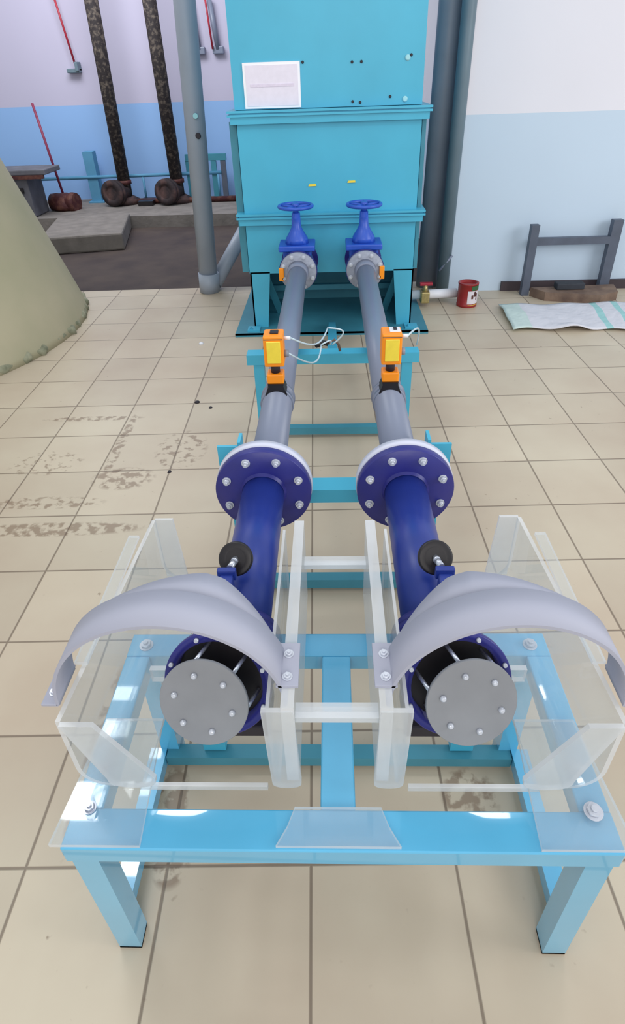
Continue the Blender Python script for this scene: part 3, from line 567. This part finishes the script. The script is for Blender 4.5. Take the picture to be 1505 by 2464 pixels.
for xx in (-4.05, -2.6, -1.55): b.cyl((xx, 9.0, 0.13), (xx, 9.0, 0.46), 0.016, 8)
tag(b.done('wall_rail', M_['paleblue']), 'thin blue horizontal rail low along the far wall', 'rail')
tf = thing('teal_frame', (-1.6, 9.05, 0.13), 'small dark teal steel frame by the far wall behind the grey pipe', 'frame')
b = MB(); b.box(-1.98, -1.42, 9.0, 9.06, 0.62, 0.70); b.done('top_bar', M_['teal_dark'], tf)
for xx in (-1.95, -1.6, -1.47): b = MB(); b.box(xx - 0.035, xx + 0.035, 9.005, 9.055, 0.13, 0.62); b.done('upright', M_['iron' if xx > -1.5 else 'teal_dark'], tf)
# concrete block and bench
b = MB(); b.bevelled(-3.3, -2.42, 6.7, 7.9, -0.012, 0.17, 0.02); o = b.done('concrete_block', M_['concrete']); o.rotation_euler = (0, 0, R(12)); tag(o, 'low grey concrete block on the brown floor behind the khaki drum', 'block')
be = thing('work_bench', (-3.9, 8.1, 0.0), 'dark grey metal bench partly behind the khaki drum, under the red rod', 'bench')
b = MB(); b.bevelled(-4.95, -3.52, 8.0, 8.5, 0.62, 0.68, 0.01); b.done('bench_top', M_['bench'], be)
b = MB(); b.bevelled(-4.8, -3.78, 8.02, 8.45, 0.135, 0.62, 0.01); b.done('cabinet', M_['bench'], be)
b = MB(); b.box(-3.95, -3.85, 8.0, 8.02, 0.42, 0.48); b.done('handle', M_['black'], be)
b = MB(); b.box(-4.2, -3.55, 7.98, 8.03, 0.58, 0.62); b.done('front_rail', M_['rust_red'], be)
# khaki tapered drum
K = thing('tapered_drum', (-3.45, 4.25, 0), 'huge smooth khaki tapered drum cut by the left edge of the photo', 'drum')
b = MB(); kc = (-3.54, 4.26)
prof = [(0, 1.60), (0.05, 1.585), (0.12, 1.565), (0.3, 1.51), (0.7, 1.385), (1.15, 1.24), (1.8, 1.03), (2.4, 0.84)]
b.lathe((kc[0], kc[1], 0), (0, 0, 1), prof, 96); b.done('drum_wall', M_['khaki'], K)
b = MB()
rp_, rr_r = [], []
for i in range(70):
    an = R(-62 + 92 * i / 69); rr = 1.572 + 0.012 * math.sin(i * 1.7) + 0.008 * math.sin(i * 0.6)
    rp_.append((kc[0] + rr * math.cos(an), kc[1] + rr * math.sin(an), 0.022 + 0.012 * math.sin(i * 2.9))); rr_r.append(0.024 + 0.012 * math.sin(i * 1.3) + 0.006 * math.sin(i * 4.1))
b.tube(rp_, rr_r, 9)
for i in range(14):
    an = R(-2 + 2.3 * i + 1.2 * math.sin(i * 3.3)); z0 = 0.10 + 0.06 * math.sin(i * 2.1); rr = 1.585 - 0.36 * z0
    b.tube([(kc[0] + rr * math.cos(an), kc[1] + rr * math.sin(an), z0), (kc[0] + (rr + 0.004) * math.cos(an + 0.02), kc[1] + (rr + 0.004) * math.sin(an + 0.02), z0 + 0.01), (kc[0] + rr * math.cos(an + 0.045), kc[1] + rr * math.sin(an + 0.045), z0 + 0.03)], [0.004, 0.011, 0.004], 6)
b.done('rough_rim', M_['khaki_rough'], K)
b = MB()
for i in range(9):
    an = R(18 + 4.2 * i); z0 = 0.98 + 0.03 * math.sin(i * 1.9); rr = 1.60 - 0.385 * z0
    b.tube([(kc[0] + rr * math.cos(an - 0.05), kc[1] + rr * math.sin(an - 0.05), z0), (kc[0] + (rr - .01) * math.cos(an), kc[1] + (rr - .01) * math.sin(an), z0 + 0.03), (kc[0] + rr * math.cos(an + 0.06), kc[1] + rr * math.sin(an + 0.06), z0 - 0.01)], [0.01, 0.022, 0.01], 7)
b.done('patch_seam', M_['khaki_rough'], K)

# ============================================================ BACKGROUND, RIGHT
p = thing('standing_pipe', (0.83, 5.2, 0), 'thick dark grey plastic pipe standing directly right of the tank', 'pipe')
b = MB(); b.cyl((0.825, 5.2, 0), (0.87, 5.2, 3.4), 0.088, 40); b.done('upright', M_['pvc_dark'], p)
p = thing('standing_pipe', (0.97, 5.1, 0), 'thinner green-grey plastic pipe at the wall corner right of the tank', 'pipe')
b = MB(); b.cyl((0.93, 5.0, 0), (0.945, 5.0, 3.4), 0.05, 32); b.done('upright', M_['pvc_teal'], p)
b = MB(); b.cyl((0.885, 4.96, 0.19), (0.98, 4.96, 0.31), 0.01, 8); b.done('strap', M_['pvc'], p)
wp = thing('drain_valve', (0.72, 4.75, 0), 'small brass drain valve with red lever and white pipe at the tank foot', 'valve')
b = MB(); b.cyl((0.60, 4.7, 0.075), (1.0, 4.74, 0.075), 0.036, 20); b.done('white_pipe', M_['white'], wp)
b = MB(); b.bevelled(0.70, 0.77, 4.62, 4.72, 0.03, 0.12, 0.01); b.cyl((0.735, 4.66, 0.1), (0.735, 4.66, 0.17), 0.02, 12); b.done('brass_body', M_['brass'], wp)
b = MB(); b.bevelled(0.69, 0.79, 4.64, 4.68, 0.165, 0.185, 0.004); b.done('red_lever', M_['redbright'], wp)
ct = thing('paint_can', (1.07, 4.66, 0), 'small round paint can with red and white label on the floor', 'can')
b = MB(); b.lathe((1.07, 4.66, 0), (0, 0, 1), [(0, 0.078), (0.018, 0.079), (0.02, 0.076), (0.17, 0.076), (0.172, 0.079), (0.182, 0.079), (0.182, 0.066), (0.165, 0.06)], 40); b.done('tin', M_['can_red'], ct)
def patch(name, a0, a1, z0, z1, m):
    b = MB(); n_ = 12; vs = []
    for i in range(n_ + 1):
        an = R(a0 + (a1 - a0) * i / n_); vs.append([b.bm.verts.new((1.07 + r * math.cos(an), 4.66 + r * math.sin(an), z)) for r, z in ((0.0765, z0), (0.0765, z1), (0.078, z1), (0.078, z0))])
    for p_, q_ in zip(vs, vs[1:]):
        for i in range(4): b.bm.faces.new((p_[i], p_[(i + 1) % 4], q_[(i + 1) % 4], q_[i]))
    b.bm.faces.new(vs[0]); b.bm.faces.new(list(reversed(vs[-1]))); b.done(name, M_[m], ct)
patch('white_label', -100, -20, 0.03, 0.13, 'can_white'); patch('green_band', -80, -15, 0.135, 0.168, 'can_green'); patch('yellow_band', -95, -10, 0.002, 0.022, 'can_yellow')
b = MB(); b.lathe((1.05, 4.6, 0.1), (0.1, -1, 0.1), [(0, 0.001)], 6) if False else None
b.bm.free()
for a0, a1, z0, z1 in ((-78, -66, 0.07, 0.1), (-62, -50, 0.085, 0.125), (-48, -40, 0.06, 0.11)):
    b = MB(); vs = []
    for i in range(5):
        an = R(a0 + (a1 - a0) * i / 4); vs.append([b.bm.verts.new((1.07 + r * math.cos(an), 4.66 + r * math.sin(an), z)) for r, z in ((0.078, z0), (0.078, z1), (0.0795, z1), (0.0795, z0))])
    for p_, q_ in zip(vs, vs[1:]):
        for i in range(4): b.bm.faces.new((p_[i], p_[(i + 1) % 4], q_[(i + 1) % 4], q_[i]))
    b.bm.faces.new(vs[0]); b.bm.faces.new(list(reversed(vs[-1]))); b.done('label_mark', M_['rust_red'], ct)

LD = thing('wall_stand', (1.9, 4.9, 0), 'dark iron H-shaped stand of two posts and a crossbar leaning on the wall', 'stand')
b = MB(); b.box(1.555, 1.615, 4.86, 4.92, 0.0, 0.545); b.done('post', M_['iron'], LD)
b = MB(); b.box(2.19, 2.265, 4.90, 4.96, 0.0, 0.56); b.done('post', M_['iron'], LD)
b = MB(); b.box(1.615, 2.19, 4.9, 4.94, 0.385, 0.44); b.done('crossbar', M_['iron'], LD)
b = MB(); b.prism([(1.70, 4.72), (2.10, 4.62), (2.26, 4.70), (2.30, 4.89), (1.62, 4.85)], 'z', 0.0, 0.07); tag(b.done('wood_plank', M_['wood']), 'rough brown wooden plank on the floor between the iron posts', 'plank')
b = MB(); b.bevelled(1.80, 2.02, 4.76, 4.85, 0.07, 0.12, 0.008); tag(b.done('dark_block', M_['brick']), 'small charcoal block lying on top of the brown plank', 'block')

# woven sack
def sack_mat():
    m = bpy.data.materials.new('striped_woven_sack'); m.use_nodes = True; nt = m.node_tree; L = nt.links.new; b = nt.nodes['Principled BSDF']
    tc = nd(nt, 'ShaderNodeTexCoord'); s = nd(nt, 'ShaderNodeSeparateXYZ'); L(tc.outputs['UV'], s.inputs[0])
    rp = nd(nt, 'ShaderNodeValToRGB'); rp.color_ramp.interpolation = 'CONSTANT'; e = rp.color_ramp.elements
    W, G = (*lin((214, 214, 222)), 1), (*lin((156, 206, 206)), 1)
    e[0].position = 0; e[0].color = (*lin((198, 216, 212)), 1); e[1].position = 0.12; e[1].color = W
    for pz, c in ((0.555, G), (0.595, W), (0.68, G), (0.715, W), (0.97, G)): x_ = e.new(pz); x_.color = c
    L(s.outputs[0], rp.inputs[0]); L(rp.outputs[0], b.inputs['Base Color']); b.inputs['Roughness'].default_value = 0.6
    n = nd(nt, 'ShaderNodeTexNoise'); n.inputs['Scale'].default_value = 14; L(tc.outputs['Object'], n.inputs[0]); bp = nd(nt, 'ShaderNodeBump'); bp.inputs['Strength'].default_value = 0.5; bp.inputs['Distance'].default_value = 0.02
    L(n.outputs['Fac'], bp.inputs['Height']); L(bp.outputs[0], b.inputs['Normal']); return m
def sack_sheet(corners, z0, amp, th=0.006):
    b = bmesh.new(); uvl = b.loops.layers.uv.new('UVMap'); NX, NY = 46, 18; g = []
    c00, c10, c11, c01 = [Vector(c) for c in corners]
    for j in range(NY + 1):
        row = []
        for i in range(NX + 1):
            u, v = i / NX, j / NY; p = c00.lerp(c10, u).lerp(c01.lerp(c11, u), v)
            z = z0 + amp * (0.5 + 0.5 * math.sin(u * 9 + 2 * v)) * (0.4 + 0.6 * math.sin(math.pi * v)) + amp * 0.5 * (0.5 + 0.5 * math.sin(u * 23 + v * 11))
            if v < 0.12: z += amp * 1.4 * math.exp(-((u - 0.36) / 0.09) ** 2)
            p.y += 0.02 * math.sin(u * 14) * (1 - v)
            row.append(b.verts.new((p.x, p.y, z)))
        g.append(row)
    for j in range(NY):
        for i in range(NX):
            f = b.faces.new((g[j][i], g[j][i + 1], g[j + 1][i + 1], g[j + 1][i])); f.smooth = True
            for l, (a_, c_) in zip(f.loops, ((i, j), (i + 1, j), (i + 1, j + 1), (i, j + 1))): l[uvl].uv = (a_ / NX, c_ / NY)
    me = bpy.data.meshes.new('woven_sack'); b.to_mesh(me); b.free(); o = bpy.data.objects.new('woven_sack', me); col.objects.link(o)
    md = o.modifiers.new('Solidify', 'SOLIDIFY'); md.thickness = th; md.offset = 1; return o
o = sack_sheet(((1.285, 4.06), (2.45, 4.0), (2.55, 4.58), (1.31, 4.60)), 0.006, 0.022); o.data.materials.append(sack_mat())
tag(o, 'flattened white woven sack with pale green stripes lying on the tiles', 'sack')
# small litter on the floor
for (x, y, r) in ((-0.79, 3.05, 0.017), (-0.70, 2.98, 0.012), (-0.79, 2.33, 0.011), (-0.93, 3.95, 0.02)):
    b = MB(); b.lathe((x, y, 0.0), (0, 0, 1), [(0, r), (r * 0.4, r * 0.7), (r * 0.6, r * 0.2)], 7)
    tag(b.done('pebble', M_['dark' if r < 0.019 else 'white']), {0.017: 'dark speck of grit on the tiles left of the trestle, the larger one', 0.012: 'dark speck of grit on the tiles, nearest the left orange sensor', 0.011: 'dark speck of grit on the tiles, nearest the left blue flange', 0.02: 'pale crumb on the tiles just left of the tank foot'}[r], 'grit', 'bits of grit on the tiles')
bpy.context.view_layer.update()
